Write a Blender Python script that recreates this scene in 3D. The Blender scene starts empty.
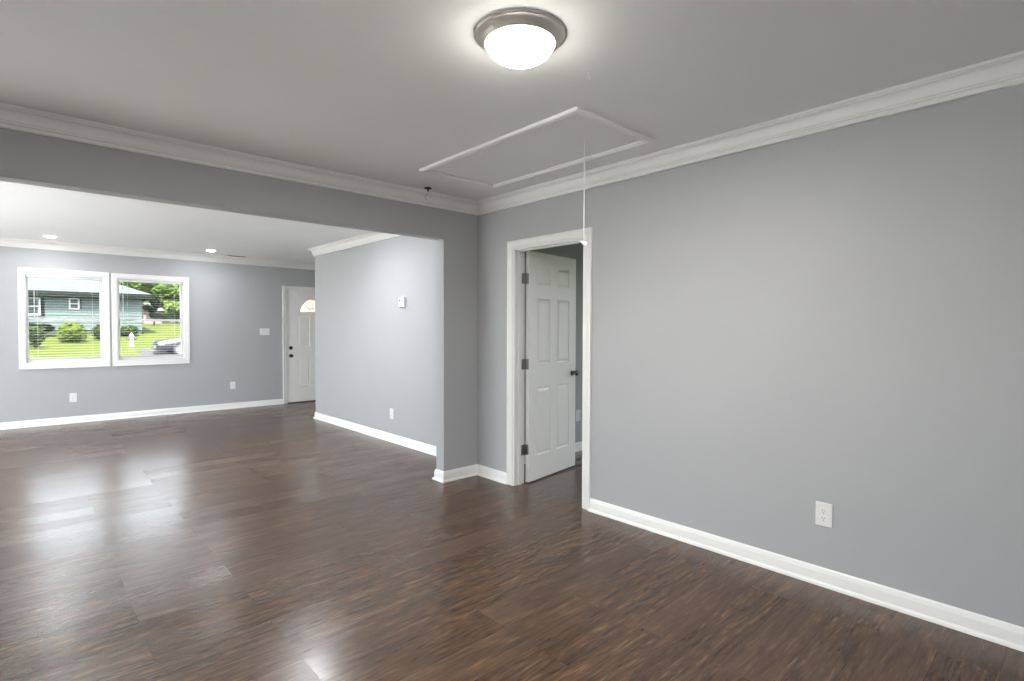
import bpy, bmesh, math, random
from mathutils import Vector, Matrix
R = math.radians
random.seed(7)
scene = bpy.context.scene
COL = scene.collection

# ------------------------------------------------------------------ camera, world, sun, exposure
cam_data = bpy.data.cameras.new('camera')
cam = bpy.data.objects.new('camera', cam_data)
COL.objects.link(cam)
cam_data.sensor_width = 36.0
cam_data.lens = 36.0 * 536.14 / 1024.0
cam_data.clip_end = 400
_F = Vector((0.67670487, 0.73589052, -0.02314442))
_R = Vector((0.73612332, -0.67684315, 0.00241007))
_U = Vector((0.0138916, 0.01866805, 0.99972923))
cam.matrix_world = Matrix(((_R.x, _U.x, -_F.x, 0.0), (_R.y, _U.y, -_F.y, 0.0), (_R.z, _U.z, -_F.z, 1.36), (0, 0, 0, 1)))
scene.camera = cam

world = bpy.data.worlds.new('world')
scene.world = world
world.use_nodes = True
wn, wl = world.node_tree.nodes, world.node_tree.links
bg = wn['Background']
sky = wn.new('ShaderNodeTexSky')
sky.sky_type = 'NISHITA'
sky.sun_disc = False
sky.sun_elevation = R(52)
sky.sun_rotation = R(200)
sky.dust_density = 2.0
haze = wn.new('ShaderNodeHueSaturation')             # hazy, whitish summer sky
haze.inputs['Saturation'].default_value = 0.27
wl.new(sky.outputs[0], haze.inputs['Color']); wl.new(haze.outputs[0], bg.inputs[0])
bg.inputs[1].default_value = 1.1

sun_data = bpy.data.lights.new('sun', 'SUN')
sun_data.energy = 21.0
sun_data.angle = R(2.0)
sun_data.color = (1.0, 0.95, 0.86)
sun = bpy.data.objects.new('sun', sun_data)
sun.rotation_euler = (R(33), 0, R(-18))
COL.objects.link(sun)

scene.view_settings.view_transform = 'Standard'
scene.view_settings.look = 'None'
scene.view_settings.exposure = 0.68
scene.view_settings.gamma = 1.0
scene.view_settings.use_curve_mapping = False
scene.cycles.max_bounces = 14
scene.cycles.diffuse_bounces = 8
scene.cycles.glossy_bounces = 5
scene.cycles.transparent_max_bounces = 16
scene.cycles.sample_clamp_indirect = 8.0
scene.cycles.use_denoising = True

BOWL_EMIT = 25.0       # flush-mount bowl glow
BOWL_WATT = 28.0       # its downlight
DISK_EMIT = 70.0       # small living-room disk lights
DISK_WATT = 5.5

# ------------------------------------------------------------------ room dimensions (metres; camera stands over 0,0)
A, B, B2, C, D = 3.125, 3.869, 3.985, 3.263, 9.773     # right wall, divider faces, living right wall, far wall
ZC, ZL = 2.503, 2.531                                   # ceilings
OX, OZ = 2.744, 2.142                                   # wide opening: right jamb, header underside
CY = 7.90                                               # end of the living right wall
LX, BY = -2.2, -2.2                                     # unseen left and rear walls
AX = 5.0                                                # entry alcove right side

# ------------------------------------------------------------------ helpers
def put(name, bm, mat, parent=None, smooth=None, loc=None):
    me = bpy.data.meshes.new(name)
    bmesh.ops.recalc_face_normals(bm, faces=bm.faces)
    bm.to_mesh(me); bm.free()
    if isinstance(mat, (list, tuple)):
        for m in mat: me.materials.append(m)
    else:
        me.materials.append(mat)
    o = bpy.data.objects.new(name, me)
    COL.objects.link(o)
    if parent: o.parent = parent
    if loc: o.location = loc
    if smooth is not None:
        me.polygons.foreach_set('use_smooth', [True] * len(me.polygons))
        me.set_sharp_from_angle(angle=R(smooth))
    return o

def tag(o, label=None, cat=None, group=None, kind=None):
    if label: o['label'] = label
    if cat: o['category'] = cat
    if group: o['group'] = group
    if kind: o['kind'] = kind
    return o

def empty(name, loc, rz=0.0, rx=0.0):
    o = bpy.data.objects.new(name, None)
    o.empty_display_size = 0.1
    o.location = loc; o.rotation_euler = (rx, 0, rz)
    COL.objects.link(o)
    return o

def struct(o): return tag(o, kind='structure')

def dup(root, loc, rz=None, label=None):
    c = root.copy(); COL.objects.link(c); c.location = loc
    if rz is not None: c.rotation_euler = (0, 0, rz)
    if label: c['label'] = label
    def kids(src, dst):
        for ch in [o for o in list(COL.objects) if o.parent == src]:
            k = ch.copy(); COL.objects.link(k); k.parent = dst
            kids(ch, k)
    kids(root, c)
    return c

def box(bm, x0, x1, y0, y1, z0, z1, bev=0.0, seg=2, mi=0):
    r = bmesh.ops.create_cube(bm, size=1.0)
    vs = r['verts']
    sx, sy, sz = x1 - x0, y1 - y0, z1 - z0
    for v in vs:
        v.co = Vector((x0 + (v.co.x + .5) * sx, y0 + (v.co.y + .5) * sy, z0 + (v.co.z + .5) * sz))
    fs = list({f for v in vs for f in v.link_faces})
    for f in fs: f.material_index = mi
    if bev > 0:
        es = list({e for v in vs for e in v.link_edges})
        rb = bmesh.ops.bevel(bm, geom=es, offset=bev, segments=seg, profile=0.5, affect='EDGES')
        for f in rb['faces']: f.material_index = mi
    return bm

def new(): return bmesh.new()

def lathe(bm, prof, n=48, M=None, cap0=False, cap1=False, mi=0):
    """prof: list of (r, z)"""
    rings = []
    for r, z in prof:
        if r < 1e-6:
            co = Vector((0, 0, z)); co = M @ co if M else co
            rings.append([bm.verts.new(co)])
        else:
            ring = []
            for i in range(n):
                a = 2 * math.pi * i / n
                co = Vector((r * math.cos(a), r * math.sin(a), z)); co = M @ co if M else co
                ring.append(bm.verts.new(co))
            rings.append(ring)
    fs = []
    for p, q in zip(rings, rings[1:]):
        for i in range(n):
            j = (i + 1) % n
            if len(p) == 1 and len(q) == 1: continue
            if len(p) == 1: fs.append(bm.faces.new((p[0], q[i], q[j])))
            elif len(q) == 1: fs.append(bm.faces.new((p[i], p[j], q[0])))
            else: fs.append(bm.faces.new((p[i], p[j], q[j], q[i])))
    if cap0 and len(rings[0]) > 1: fs.append(bm.faces.new(rings[0]))
    if cap1 and len(rings[-1]) > 1: fs.append(bm.faces.new(rings[-1]))
    for f in fs: f.material_index = mi
    return bm

def tube(bm, pts, r, n=8):
    pts = [Vector(p) for p in pts]
    rings = []
    for i, p in enumerate(pts):
        t = (pts[min(i + 1, len(pts) - 1)] - pts[max(i - 1, 0)]).normalized()
        a = t.orthogonal().normalized(); b = t.cross(a)
        if rings:
            a = (prev - t * prev.dot(t)).normalized(); b = t.cross(a)
        prev = a
        rings.append([bm.verts.new(p + (a * math.cos(2 * math.pi * k / n) + b * math.sin(2 * math.pi * k / n)) * r) for k in range(n)])
    for p, q in zip(rings, rings[1:]):
        for k in range(n):
            bm.faces.new((p[k], p[(k + 1) % n], q[(k + 1) % n], q[k]))
    bm.faces.new(rings[0]); bm.faces.new(rings[-1])
    return bm

def sweep(bm, prof, path, closed=False, fmap=lambda u, v, w: (u, v, w)):
    """profile (p, w): p = offset to the LEFT of the path (mitred), w = third axis; path in (u, v)"""
    n = len(path)
    def nrm(a, b):
        d = Vector((b[0] - a[0], b[1] - a[1])).normalized()
        return Vector((-d.y, d.x))
    rings = []
    for i, p in enumerate(path):
        if closed or 0 < i < n - 1:
            n0 = nrm(path[i - 1], p); n1 = nrm(p, path[(i + 1) % n])
            m = (n0 + n1); m = m / (1.0 + n0.dot(n1))
        elif i == 0: m = nrm(p, path[1])
        else: m = nrm(path[i - 1], p)
        rings.append([bm.verts.new(fmap(p[0] + m.x * a, p[1] + m.y * a, w)) for a, w in prof])
    k = len(prof)
    pairs = list(zip(rings, rings[1:])) + ([(rings[-1], rings[0])] if closed else [])
    for p, q in pairs:
        for i in range(k):
            bm.faces.new((p[i], p[(i + 1) % k], q[(i + 1) % k], q[i]))
    if not closed:
        bm.faces.new(rings[0]); bm.faces.new(rings[-1])
    return bm

# ------------------------------------------------------------------ materials
def principled(name, col, rough=0.5, metal=0.0, spec=0.5):
    m = bpy.data.materials.new(name); m.use_nodes = True
    p = m.node_tree.nodes['Principled BSDF']
    p.inputs['Base Color'].default_value = (*col, 1)
    p.inputs['Roughness'].default_value = rough
    p.inputs['Metallic'].default_value = metal
    p.inputs['Specular IOR Level'].default_value = spec
    return m, m.node_tree.nodes, m.node_tree.links, p

def noise_mat(name, col, rough=0.5, scale=20.0, var=0.06, bump=0.0, bscale=None, metal=0.0, spec=None, stretch=None):
    """plain colour with a slight procedural mottling and optional bump"""
    if spec is None: spec = 0.5 if rough < 0.6 else 0.06      # matte things barely glint
    m, n, l, p = principled(name, col, rough, metal, spec)
    tc = n.new('ShaderNodeTexCoord')
    src = tc.outputs['Object']
    if stretch:
        mp = n.new('ShaderNodeMapping'); mp.inputs['Scale'].default_value = stretch
        l.new(src, mp.inputs[0]); src = mp.outputs[0]
    t = n.new('ShaderNodeTexNoise'); t.inputs['Scale'].default_value = scale; t.inputs['Detail'].default_value = 4
    l.new(src, t.inputs['Vector'])
    mx = n.new('ShaderNodeMix'); mx.data_type = 'RGBA'
    mx.inputs[6].default_value = (*[c * (1 - var) for c in col], 1)
    mx.inputs[7].default_value = (*[min(1, c * (1 + var)) for c in col], 1)
    l.new(t.outputs['Fac'], mx.inputs[0]); l.new(mx.outputs[2], p.inputs['Base Color'])
    if bump:
        t2 = n.new('ShaderNodeTexNoise'); t2.inputs['Scale'].default_value = bscale or scale * 4; t2.inputs['Detail'].default_value = 3
        l.new(src, t2.inputs['Vector'])
        b = n.new('ShaderNodeBump'); b.inputs['Strength'].default_value = bump; b.inputs['Distance'].default_value = 0.002
        l.new(t2.outputs['Fac'], b.inputs['Height']); l.new(b.outputs[0], p.inputs['Normal'])
    return m

def emit_mat(name, col, strength):
    m = bpy.data.materials.new(name); m.use_nodes = True
    n, l = m.node_tree.nodes, m.node_tree.links
    n.remove(n['Principled BSDF'])
    e = n.new('ShaderNodeEmission'); e.inputs[0].default_value = (*col, 1); e.inputs[1].default_value = strength
    l.new(e.outputs[0], n['Material Output'].inputs[0])
    return m

def glass_mat(name, tint=(1, 1, 1)):
    m = bpy.data.materials.new(name); m.use_nodes = True
    n, l = m.node_tree.nodes, m.node_tree.links
    n.remove(n['Principled BSDF'])
    t = n.new('ShaderNodeBsdfTransparent'); t.inputs[0].default_value = (*tint, 1)
    g = n.new('ShaderNodeBsdfGlossy'); g.inputs['Roughness'].default_value = 0.02
    ge = n.new('ShaderNodeNewGeometry')                   # Schlick reflectance, the same from both sides
    dt = n.new('ShaderNodeVectorMath'); dt.operation = 'DOT_PRODUCT'; l.new(ge.outputs['Normal'], dt.inputs[0]); l.new(ge.outputs['Incoming'], dt.inputs[1])
    ab = n.new('ShaderNodeMath'); ab.operation = 'ABSOLUTE'; l.new(dt.outputs['Value'], ab.inputs[0])
    om = n.new('ShaderNodeMath'); om.operation = 'SUBTRACT'; om.inputs[0].default_value = 1.0; l.new(ab.outputs[0], om.inputs[1])
    pw = n.new('ShaderNodeMath'); pw.operation = 'POWER'; pw.inputs[1].default_value = 5.0; l.new(om.outputs[0], pw.inputs[0])
    fr = n.new('ShaderNodeMath'); fr.operation = 'MULTIPLY_ADD'; fr.inputs[1].default_value = 0.96; fr.inputs[2].default_value = 0.04; l.new(pw.outputs[0], fr.inputs[0])
    mx = n.new('ShaderNodeMixShader')
    l.new(fr.outputs[0], mx.inputs[0]); l.new(t.outputs[0], mx.inputs[1]); l.new(g.outputs[0], mx.inputs[2])
    l.new(mx.outputs[0], n['Material Output'].inputs[0])
    return m

M = {}
M['wall'] = noise_mat('grey_wall_paint', (0.428, 0.435, 0.453), 0.55, 3.0, 0.02, 0.12, 260, spec=0.35)
M['ceil'] = noise_mat('ceiling_paint', (0.80, 0.81, 0.79), 0.85, 2.0, 0.02, 0.12, 180, spec=0.2)
M['ceil_skylit'] = noise_mat('skylit_ceiling_paint', (0.85, 0.86, 0.87), 0.85, 2.0, 0.02, 0.12, 180, spec=0.2)  # cooler copy of the ceiling paint, skylight tint put into the colour
M['crown'] = noise_mat('flat_white_moulding_paint', (0.80, 0.795, 0.785), 0.5, 8.0, 0.015)
M['trim'] = noise_mat('white_trim_paint', (0.84, 0.84, 0.835), 0.35, 8.0, 0.015)
M['door'] = noise_mat('white_door_paint', (0.87, 0.86, 0.845), 0.40, 5.0, 0.02, 0.10, 90, stretch=(6, 6, 0.6))
M['plate'] = noise_mat('white_plastic', (0.80, 0.80, 0.80), 0.3, 30, 0.01)
M['dimmed_white'] = noise_mat('dimmed_white', (.25, .255, .26), .6, 10, .08)  # white darkened so it doesn't clip in the strong sun
M['slot'] = noise_mat('dark_slot', (0.03, 0.03, 0.03), 0.6, 40, 0.05)
M['nickel'] = noise_mat('brushed_nickel', (0.66, 0.64, 0.59), 0.48, 14, 0.04, metal=0.8, stretch=(1, 1, 30))
M['hinge'] = noise_mat('satin_nickel', (0.36, 0.35, 0.33), 0.38, 40, 0.08, metal=1.0)
M['knob'] = noise_mat('dark_nickel', (0.20, 0.19, 0.175), 0.25, 30, 0.08, metal=1.0)
M['black'] = noise_mat('black_metal', (0.02, 0.02, 0.02), 0.4, 30, 0.1)
M['cord'] = noise_mat('white_cord', (0.85, 0.85, 0.83), 0.7, 200, 0.05)
M['bowl'] = emit_mat('lit_bowl_glass', (1.0, 0.965, 0.90), BOWL_EMIT)
M['disk'] = emit_mat('lit_disk_lens', (1.0, 0.985, 0.96), DISK_EMIT)
M['vinyl'] = noise_mat('white_vinyl', (0.88, 0.88, 0.89), 0.35, 12, 0.01)
M['slat'] = noise_mat('shaded_white_slat', (0.62, 0.625, 0.63), 0.45, 20, 0.02)  # white greyed to carry the shade under the slats
M['glass'] = glass_mat('window_glass', (0.97, 0.985, 0.98))
M['dark_wood'] = noise_mat('dark_threshold', (0.05, 0.035, 0.028), 0.4, 30, 0.2, stretch=(1, 10, 10))

def floor_material():
    m, n, l, p = principled('dark_walnut_laminate', (0.1, 0.07, 0.05), 0.24)
    tc = n.new('ShaderNodeTexCoord')
    mp = n.new('ShaderNodeMapping'); mp.inputs['Location'].default_value = (0.38, -2.96 + 0.195 * 40, 0)
    l.new(tc.outputs['Object'], mp.inputs[0])
    bt = n.new('ShaderNodeTexBrick')
    bt.offset = 0.37; bt.offset_frequency = 2; bt.squash = 1.0
    bt.inputs['Color1'].default_value = (0, 0, 0, 1); bt.inputs['Color2'].default_value = (1, 1, 1, 1)
    bt.inputs['Mortar'].default_value = (0.5, 0.5, 0.5, 1)
    bt.inputs['Scale'].default_value = 1.0; bt.inputs['Mortar Size'].default_value = 0.0011
    bt.inputs['Mortar Smooth'].default_value = 0.0; bt.inputs['Bias'].default_value = 0.0
    bt.inputs['Brick Width'].default_value = 1.22; bt.inputs['Row Height'].default_value = 0.195
    l.new(mp.outputs[0], bt.inputs['Vector'])
    rnd = n.new('ShaderNodeRGBToBW'); l.new(bt.outputs['Color'], rnd.inputs[0])
    # per-plank shift of the grain coordinates
    sh = n.new('ShaderNodeCombineXYZ')
    k1 = n.new('ShaderNodeMath'); k1.operation = 'MULTIPLY'; k1.inputs[1].default_value = 37.3; l.new(rnd.outputs[0], k1.inputs[0])
    k2 = n.new('ShaderNodeMath'); k2.operation = 'MULTIPLY'; k2.inputs[1].default_value = 17.9; l.new(rnd.outputs[0], k2.inputs[0])
    l.new(k1.outputs[0], sh.inputs[0]); l.new(k2.outputs[0], sh.inputs[1])
    ad = n.new('ShaderNodeVectorMath'); ad.operation = 'ADD'
    l.new(tc.outputs['Object'], ad.inputs[0]); l.new(sh.outputs[0], ad.inputs[1])
    # broad warp of the grain
    g0 = n.new('ShaderNodeMapping'); g0.inputs['Scale'].default_value = (2.6, 15.0, 1); l.new(ad.outputs[0], g0.inputs[0])
    n0 = n.new('ShaderNodeTexNoise'); n0.inputs['Scale'].default_value = 1.0; n0.inputs['Detail'].default_value = 5
    n0.inputs['Distortion'].default_value = 1.5; l.new(g0.outputs[0], n0.inputs['Vector'])
    g1 = n.new('ShaderNodeMapping'); g1.inputs['Scale'].default_value = (3.8, 58.0, 1); l.new(ad.outputs[0], g1.inputs[0])
    n1 = n.new('ShaderNodeTexNoise'); n1.inputs['Scale'].default_value = 1.0; n1.inputs['Detail'].default_value = 6
    n1.inputs['Roughness'].default_value = 0.62; n1.inputs['Distortion'].default_value = 0.9; l.new(g1.outputs[0], n1.inputs['Vector'])
    g2 = n.new('ShaderNodeMapping'); g2.inputs['Scale'].default_value = (14.0, 130.0, 1); l.new(ad.outputs[0], g2.inputs[0])
    n2 = n.new('ShaderNodeTexNoise'); n2.inputs['Scale'].default_value = 1.0; n2.inputs['Detail'].default_value = 3
    l.new(g2.outputs[0], n2.inputs['Vector'])
    r1 = n.new('ShaderNodeValToRGB')
    e = r1.color_ramp.elements
    e[0].position = 0.38; e[0].color = (0.031, 0.0175, 0.0105, 1)
    e[1].position = 0.64; e[1].color = (0.205, 0.119, 0.068, 1)
    x = e.new(0.47); x.color = (0.068, 0.039, 0.0235, 1)
    x = e.new(0.55); x.color = (0.104, 0.060, 0.035, 1)
    a1 = n.new('ShaderNodeMath'); a1.operation = 'MULTIPLY_ADD'; a1.inputs[1].default_value = 0.43
    l.new(n1.outputs['Fac'], a1.inputs[0])
    a2 = n.new('ShaderNodeMath'); a2.operation = 'MULTIPLY'; a2.inputs[1].default_value = 0.30; l.new(n0.outputs['Fac'], a2.inputs[0])
    l.new(a2.outputs[0], a1.inputs[2])
    a3 = n.new('ShaderNodeMath'); a3.operation = 'MULTIPLY_ADD'; a3.inputs[1].default_value = 0.27
    l.new(n2.outputs['Fac'], a3.inputs[0]); l.new(a1.outputs[0], a3.inputs[2])
    l.new(a3.outputs[0], r1.inputs[0])
    # plank-to-plank tone
    tn = n.new('ShaderNodeMapRange'); tn.inputs['To Min'].default_value = 0.93; tn.inputs['To Max'].default_value = 1.07
    l.new(rnd.outputs[0], tn.inputs[0])
    mu = n.new('ShaderNodeVectorMath'); mu.operation = 'SCALE'; l.new(r1.outputs[0], mu.inputs[0]); l.new(tn.outputs[0], mu.inputs['Scale'])
    gap = n.new('ShaderNodeMix'); gap.data_type = 'RGBA'; gap.inputs[7].default_value = (0.03, 0.02, 0.015, 1)
    gf = n.new('ShaderNodeMath'); gf.operation = 'MULTIPLY'; gf.inputs[1].default_value = 0.6; l.new(bt.outputs['Fac'], gf.inputs[0])
    l.new(gf.outputs[0], gap.inputs[0]); l.new(mu.outputs[0], gap.inputs[6])
    l.new(gap.outputs[2], p.inputs['Base Color'])
    # roughness by plank and grain
    rr = n.new('ShaderNodeMapRange'); rr.inputs['To Min'].default_value = 0.23; rr.inputs['To Max'].default_value = 0.30
    l.new(rnd.outputs[0], rr.inputs[0]); l.new(rr.outputs[0], p.inputs['Roughness'])
    # each plank lies a hair out of level
    wn1 = n.new('ShaderNodeTexWhiteNoise'); wn1.noise_dimensions = '1D'; l.new(k1.outputs[0], wn1.inputs['W'])
    tl = n.new('ShaderNodeVectorMath'); tl.operation = 'SUBTRACT'; tl.inputs[1].default_value = (0.5, 0.5, 0.5); l.new(wn1.outputs['Color'], tl.inputs[0])
    t2 = n.new('ShaderNodeVectorMath'); t2.operation = 'MULTIPLY'; t2.inputs[1].default_value = (0.014, 0.022, 0.0); l.new(tl.outputs[0], t2.inputs[0])
    bp = n.new('ShaderNodeBump'); bp.inputs['Strength'].default_value = 0.06; bp.inputs['Distance'].default_value = 0.0012
    l.new(n1.outputs['Fac'], bp.inputs['Height'])
    t3 = n.new('ShaderNodeVectorMath'); t3.operation = 'ADD'; l.new(bp.outputs[0], t3.inputs[0]); l.new(t2.outputs[0], t3.inputs[1])
    t4 = n.new('ShaderNodeVectorMath'); t4.operation = 'NORMALIZE'; l.new(t3.outputs[0], t4.inputs[0])
    l.new(t4.outputs[0], p.inputs['Normal'])
    p.inputs['Specular IOR Level'].default_value = 0.5
    return m
M['floor'] = floor_material()

# ------------------------------------------------------------------ room shell
bm = new(); box(bm, LX - .2, 7.2, BY - .2, D + .14, -0.12, 0.0); struct(put('floor', bm, M['floor']))
bm = new(); box(bm, LX - .2, 7.2, BY - .2, B + .06, ZC, ZC + .25); struct(put('ceiling', bm, M['ceil']))
bm = new(); box(bm, LX - .2, 7.2, B + .06, D + .75, ZL, ZL + .25); struct(put('ceiling_living', bm, M['ceil_skylit']))

T = .112                                                # right wall thickness
DY0, DY1, DZ = 2.592, 3.380, 2.042                      # doorway in the right wall (rough)
bm = new()
box(bm, A, A + T, BY - .2, DY0, -.01, ZC + .05)
box(bm, A, A + T, DY1, B + .002, -.01, ZC + .05)
box(bm, A, A + T, DY0, DY1, DZ, ZC + .05)
struct(put('wall_right', bm, M['wall']))

bm = new()                                              # divider with the wide opening
box(bm, OX, 7.2, B, B2, -.01, ZC + .1)
box(bm, LX, OX, B, B2, OZ, ZC + .1)
struct(put('wall_divider', bm, M['wall']))
bm = new(); box(bm, C, C + .12, B2, CY, -.01, ZL + .05); box(bm, C + .12, AX, CY - .12, CY, -.01, ZL + .05)
struct(put('wall_living_right', bm, M['wall']))
bm = new(); box(bm, AX, AX + .12, CY - .12, D, -.01, ZL + .05); struct(put('wall_alcove', bm, M['wall']))
LW = [(-1.0, .35, .02, 2.06), (4.2, 6.75, .12, 2.35), (6.95, 8.5, .12, 2.35)]   # unseen glass door and two living-room windows, added for daylight (y0, y1, z0, z1)
def holed_wall(bm, x0, x1, ya, yb, z1, holes):
    y = ya
    for h0, h1, hz0, hz1 in holes:
        box(bm, x0, x1, y, h0, -.5, z1); box(bm, x0, x1, h0, h1, -.5, hz0); box(bm, x0, x1, h0, h1, hz1, z1); y = h1
    box(bm, x0, x1, y, yb, -.5, z1)
bm = new(); holed_wall(bm, LX - .12, LX, BY - .2, D + .14, ZL + .05, LW); struct(put('wall_left', bm, M['wall']))
bm = new(); box(bm, LX, 7.2, BY - .2, BY, -.01, ZC + .05); struct(put('wall_rear', bm, M['wall']))
bm = new(); holed_wall(bm, 7.08, 7.2, BY, B, ZC + .05, [(.6, 2.6, .30, 2.3)]); box(bm, A + T, 7.08, 0.4, .52, -.01, ZC + .05)
struct(put('wall_bedroom', bm, M['wall']))

# far wall with two windows and the entry door
W = [(0.060, 0.915), (1.071, 1.935)]                    # clear openings in x
WZ0, WZ1 = 0.850, 2.085
FX0, FX1, FZ = 3.535, 4.455, 2.035                      # entry door
bm = new()
xs = [LX - .12, W[0][0], W[0][1], W[1][0], W[1][1], FX0 - .02, FX1 + .02, 7.2]
y0, y1 = D, D + .14
box(bm, xs[0], xs[1], y0, y1, -.5, ZL + .05)
box(bm, xs[2], xs[3], y0, y1, -.5, ZL + .05)
box(bm, xs[4], xs[5], y0, y1, -.5, ZL + .05)
box(bm, xs[6], xs[7], y0, y1, -.5, ZL + .05)
for i in (1, 3):
    box(bm, xs[i], xs[i + 1], y0, y1, -.5, WZ0); box(bm, xs[i], xs[i + 1], y0, y1, WZ1, ZL + .05)
box(bm, xs[5], xs[6], y0, y1, FZ + .02, ZL + .05)
box(bm, xs[5], xs[6], y0, y1, -.5, -.02)
struct(put('wall_far', bm, M['wall']))

# ------------------------------------------------------------------ crown moulding, baseboards, casings
def crown_prof(z):
    pts = [(-.004, .002), (.074, .002), (.076, -.004), (.075, -.010), (.070, -.0135), (.063, -.0135), (.061, -.021)]
    for i in range(1, 9):
        t = i / 8 * math.pi / 2
        pts.append((.059 - .031 * math.sin(t), -.0215 - .050 * (1 - math.cos(t))))
    pts += [(.022, -.0725), (.022, -.078), (.027, -.0795), (.027, -.0855), (.018, -.0870), (.016, -.0925), (.019, -.0945), (.019, -.106), (.016, -.109), (-.004, -.109)]
    return [(p, z + w) for p, w in pts]
BASE = [(-.004, -.003), (.027, -.003), (.027, .006), (.024, .013), (.019, .017), (.0145, .019), (.0135, .021), (.0135, .066),
        (.0125, .071), (.010, .076), (.0095, .083), (.006, .090), (.003, .0935), (-.004, .094)]
bm = sweep(new(), crown_prof(ZC), [(A, BY), (A, B), (LX, B), (LX, BY)], True)
struct(put('trim_1', bm, M['crown'], smooth=25))
bm = sweep(new(), crown_prof(ZL), [(LX, B2), (C, B2), (C, CY), (AX, CY), (AX, D), (LX, D)], True)
struct(put('trim_2', bm, M['crown'], smooth=25))
bm = sweep(new(), BASE, [(LX, BY), (A, BY), (A, 2.526)]); struct(put('baseboard_right', bm, M['trim'], smooth=25))
bm = sweep(new(), BASE, [(A, 3.446), (A, B), (OX, B), (OX, B2), (C, B2), (C, CY), (AX, CY), (AX, D), (FX1 + .09, D)])
struct(put('baseboard_divider', bm, M['trim'], smooth=25))
bm = sweep(new(), BASE, [(FX0 - .088, D), (LX, D), (LX, B2 + .2)]); struct(put('baseboard_far', bm, M['trim'], smooth=25))
bm = sweep(new(), BASE, [(7.08, .52), (7.08, B), (A + T + .02, B)]); struct(put('baseboard_bedroom', bm, M['trim'], smooth=25))

def casing_prof(w):
    return [(0, -.002), (0, .017), (.006, .019), (.016, .019), (.022, .015), (w * .62, .011), (w * .82, .010), (w * .9, .0125), (w - .003, .0125), (w, .010), (w, -.002)]
# doorway casing (opening into the bedroom): path along the outer edge, profile offset inward
bm = sweep(new(), casing_prof(.066), [(3.446, -.001), (3.446, 2.104), (2.526, 2.104), (2.526, -.001)], False, lambda u, v, w: (A - w, u, v))
struct(put('trim_3', bm, M['trim'], smooth=25))
bm = new()                                               # jamb lining with stops
JT = .016
box(bm, A - .004, A + T + .004, DY0, DY0 + JT, -.002, DZ)
box(bm, A - .004, A + T + .004, DY1 - JT, DY1, -.002, DZ)
box(bm, A - .004, A + T + .004, DY0 + JT, DY1 - JT, DZ - JT, DZ)
for ya, yb in ((DY0 + JT, DY0 + JT + .011), (DY1 - JT - .011, DY1 - JT)):
    box(bm, A + .036, A + .070, ya, yb, 0.0, DZ - JT, .002, 1)
box(bm, A + .036, A + .070, DY0 + JT, DY1 - JT, DZ - JT - .011, DZ - JT, .002, 1)
struct(put('trim_4', bm, M['trim']))
# entry door casing and jamb
bm = sweep(new(), casing_prof(.062), [(FX1 + .082, -.001), (FX1 + .082, 2.100), (FX0 - .088, 2.100), (FX0 - .088, -.001)], False, lambda u, v, w: (u, D - w, v))
struct(put('trim_5', bm, M['trim'], smooth=25))
bm = new()
box(bm, FX0 - .024, FX0 - .002, D - .003, D + .13, -.002, FZ + .024); box(bm, FX1 + .002, FX1 + .024, D - .003, D + .13, -.002, FZ + .024)
box(bm, FX0 - .002, FX1 + .002, D - .003, D + .13, FZ + .003, FZ + .024)
struct(put('trim_6', bm, M['trim']))
bm = new(); box(bm, FX0 - .002, FX1 + .002, D - .015, D + .15, -.004, .016, .004, 2); struct(put('trim_7', bm, M['dark_wood']))

# ------------------------------------------------------------------ panelled doors
def raised_panel(bm, x0, x1, yf, sgn, z0, z1):
    """one moulded panel on the face y = yf; sgn -1: faces -y"""
    steps = [(0, 0.0), (.007, -.006), (.014, -.0075), (.034, -.0015), (.038, -.0010)]
    prev = None
    for ins, dep in steps:
        y = yf - sgn * (-dep) * 1.0 if False else yf + (-sgn) * dep * -1 * -1
        y = yf + (-dep) * (-sgn)
        ring = [bm.verts.new((x, y, z)) for x, z in ((x0 + ins, z0 + ins), (x1 - ins, z0 + ins), (x1 - ins, z1 - ins), (x0 + ins, z1 - ins))]
        if prev:
            for i in range(4): bm.faces.new((prev[i], prev[(i + 1) % 4], ring[(i + 1) % 4], ring[i]))
        prev = ring
    bm.faces.new(prev)

def slab_face(bm, w, hgt, yf, holes):
    """flat face with rectangular holes on plane y = yf"""
    X = sorted({0.0, w} | {v for h in holes for v in h[:2]})
    Z = sorted({0.0, hgt} | {v for h in holes for v in h[2:]})
    vs = {}
    def V(x, z):
        if (x, z) not in vs: vs[(x, z)] = bm.verts.new((x, yf, z))
        return vs[(x, z)]
    for xa, xb in zip(X, X[1:]):
        for za, zb in zip(Z, Z[1:]):
            cx, cz = (xa + xb) / 2, (za + zb) / 2
            if any(h[0] < cx < h[1] and h[2] < cz < h[3] for h in holes): continue
            bm.faces.new((V(xa, za), V(xb, za), V(xb, zb), V(xa, zb)))

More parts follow.
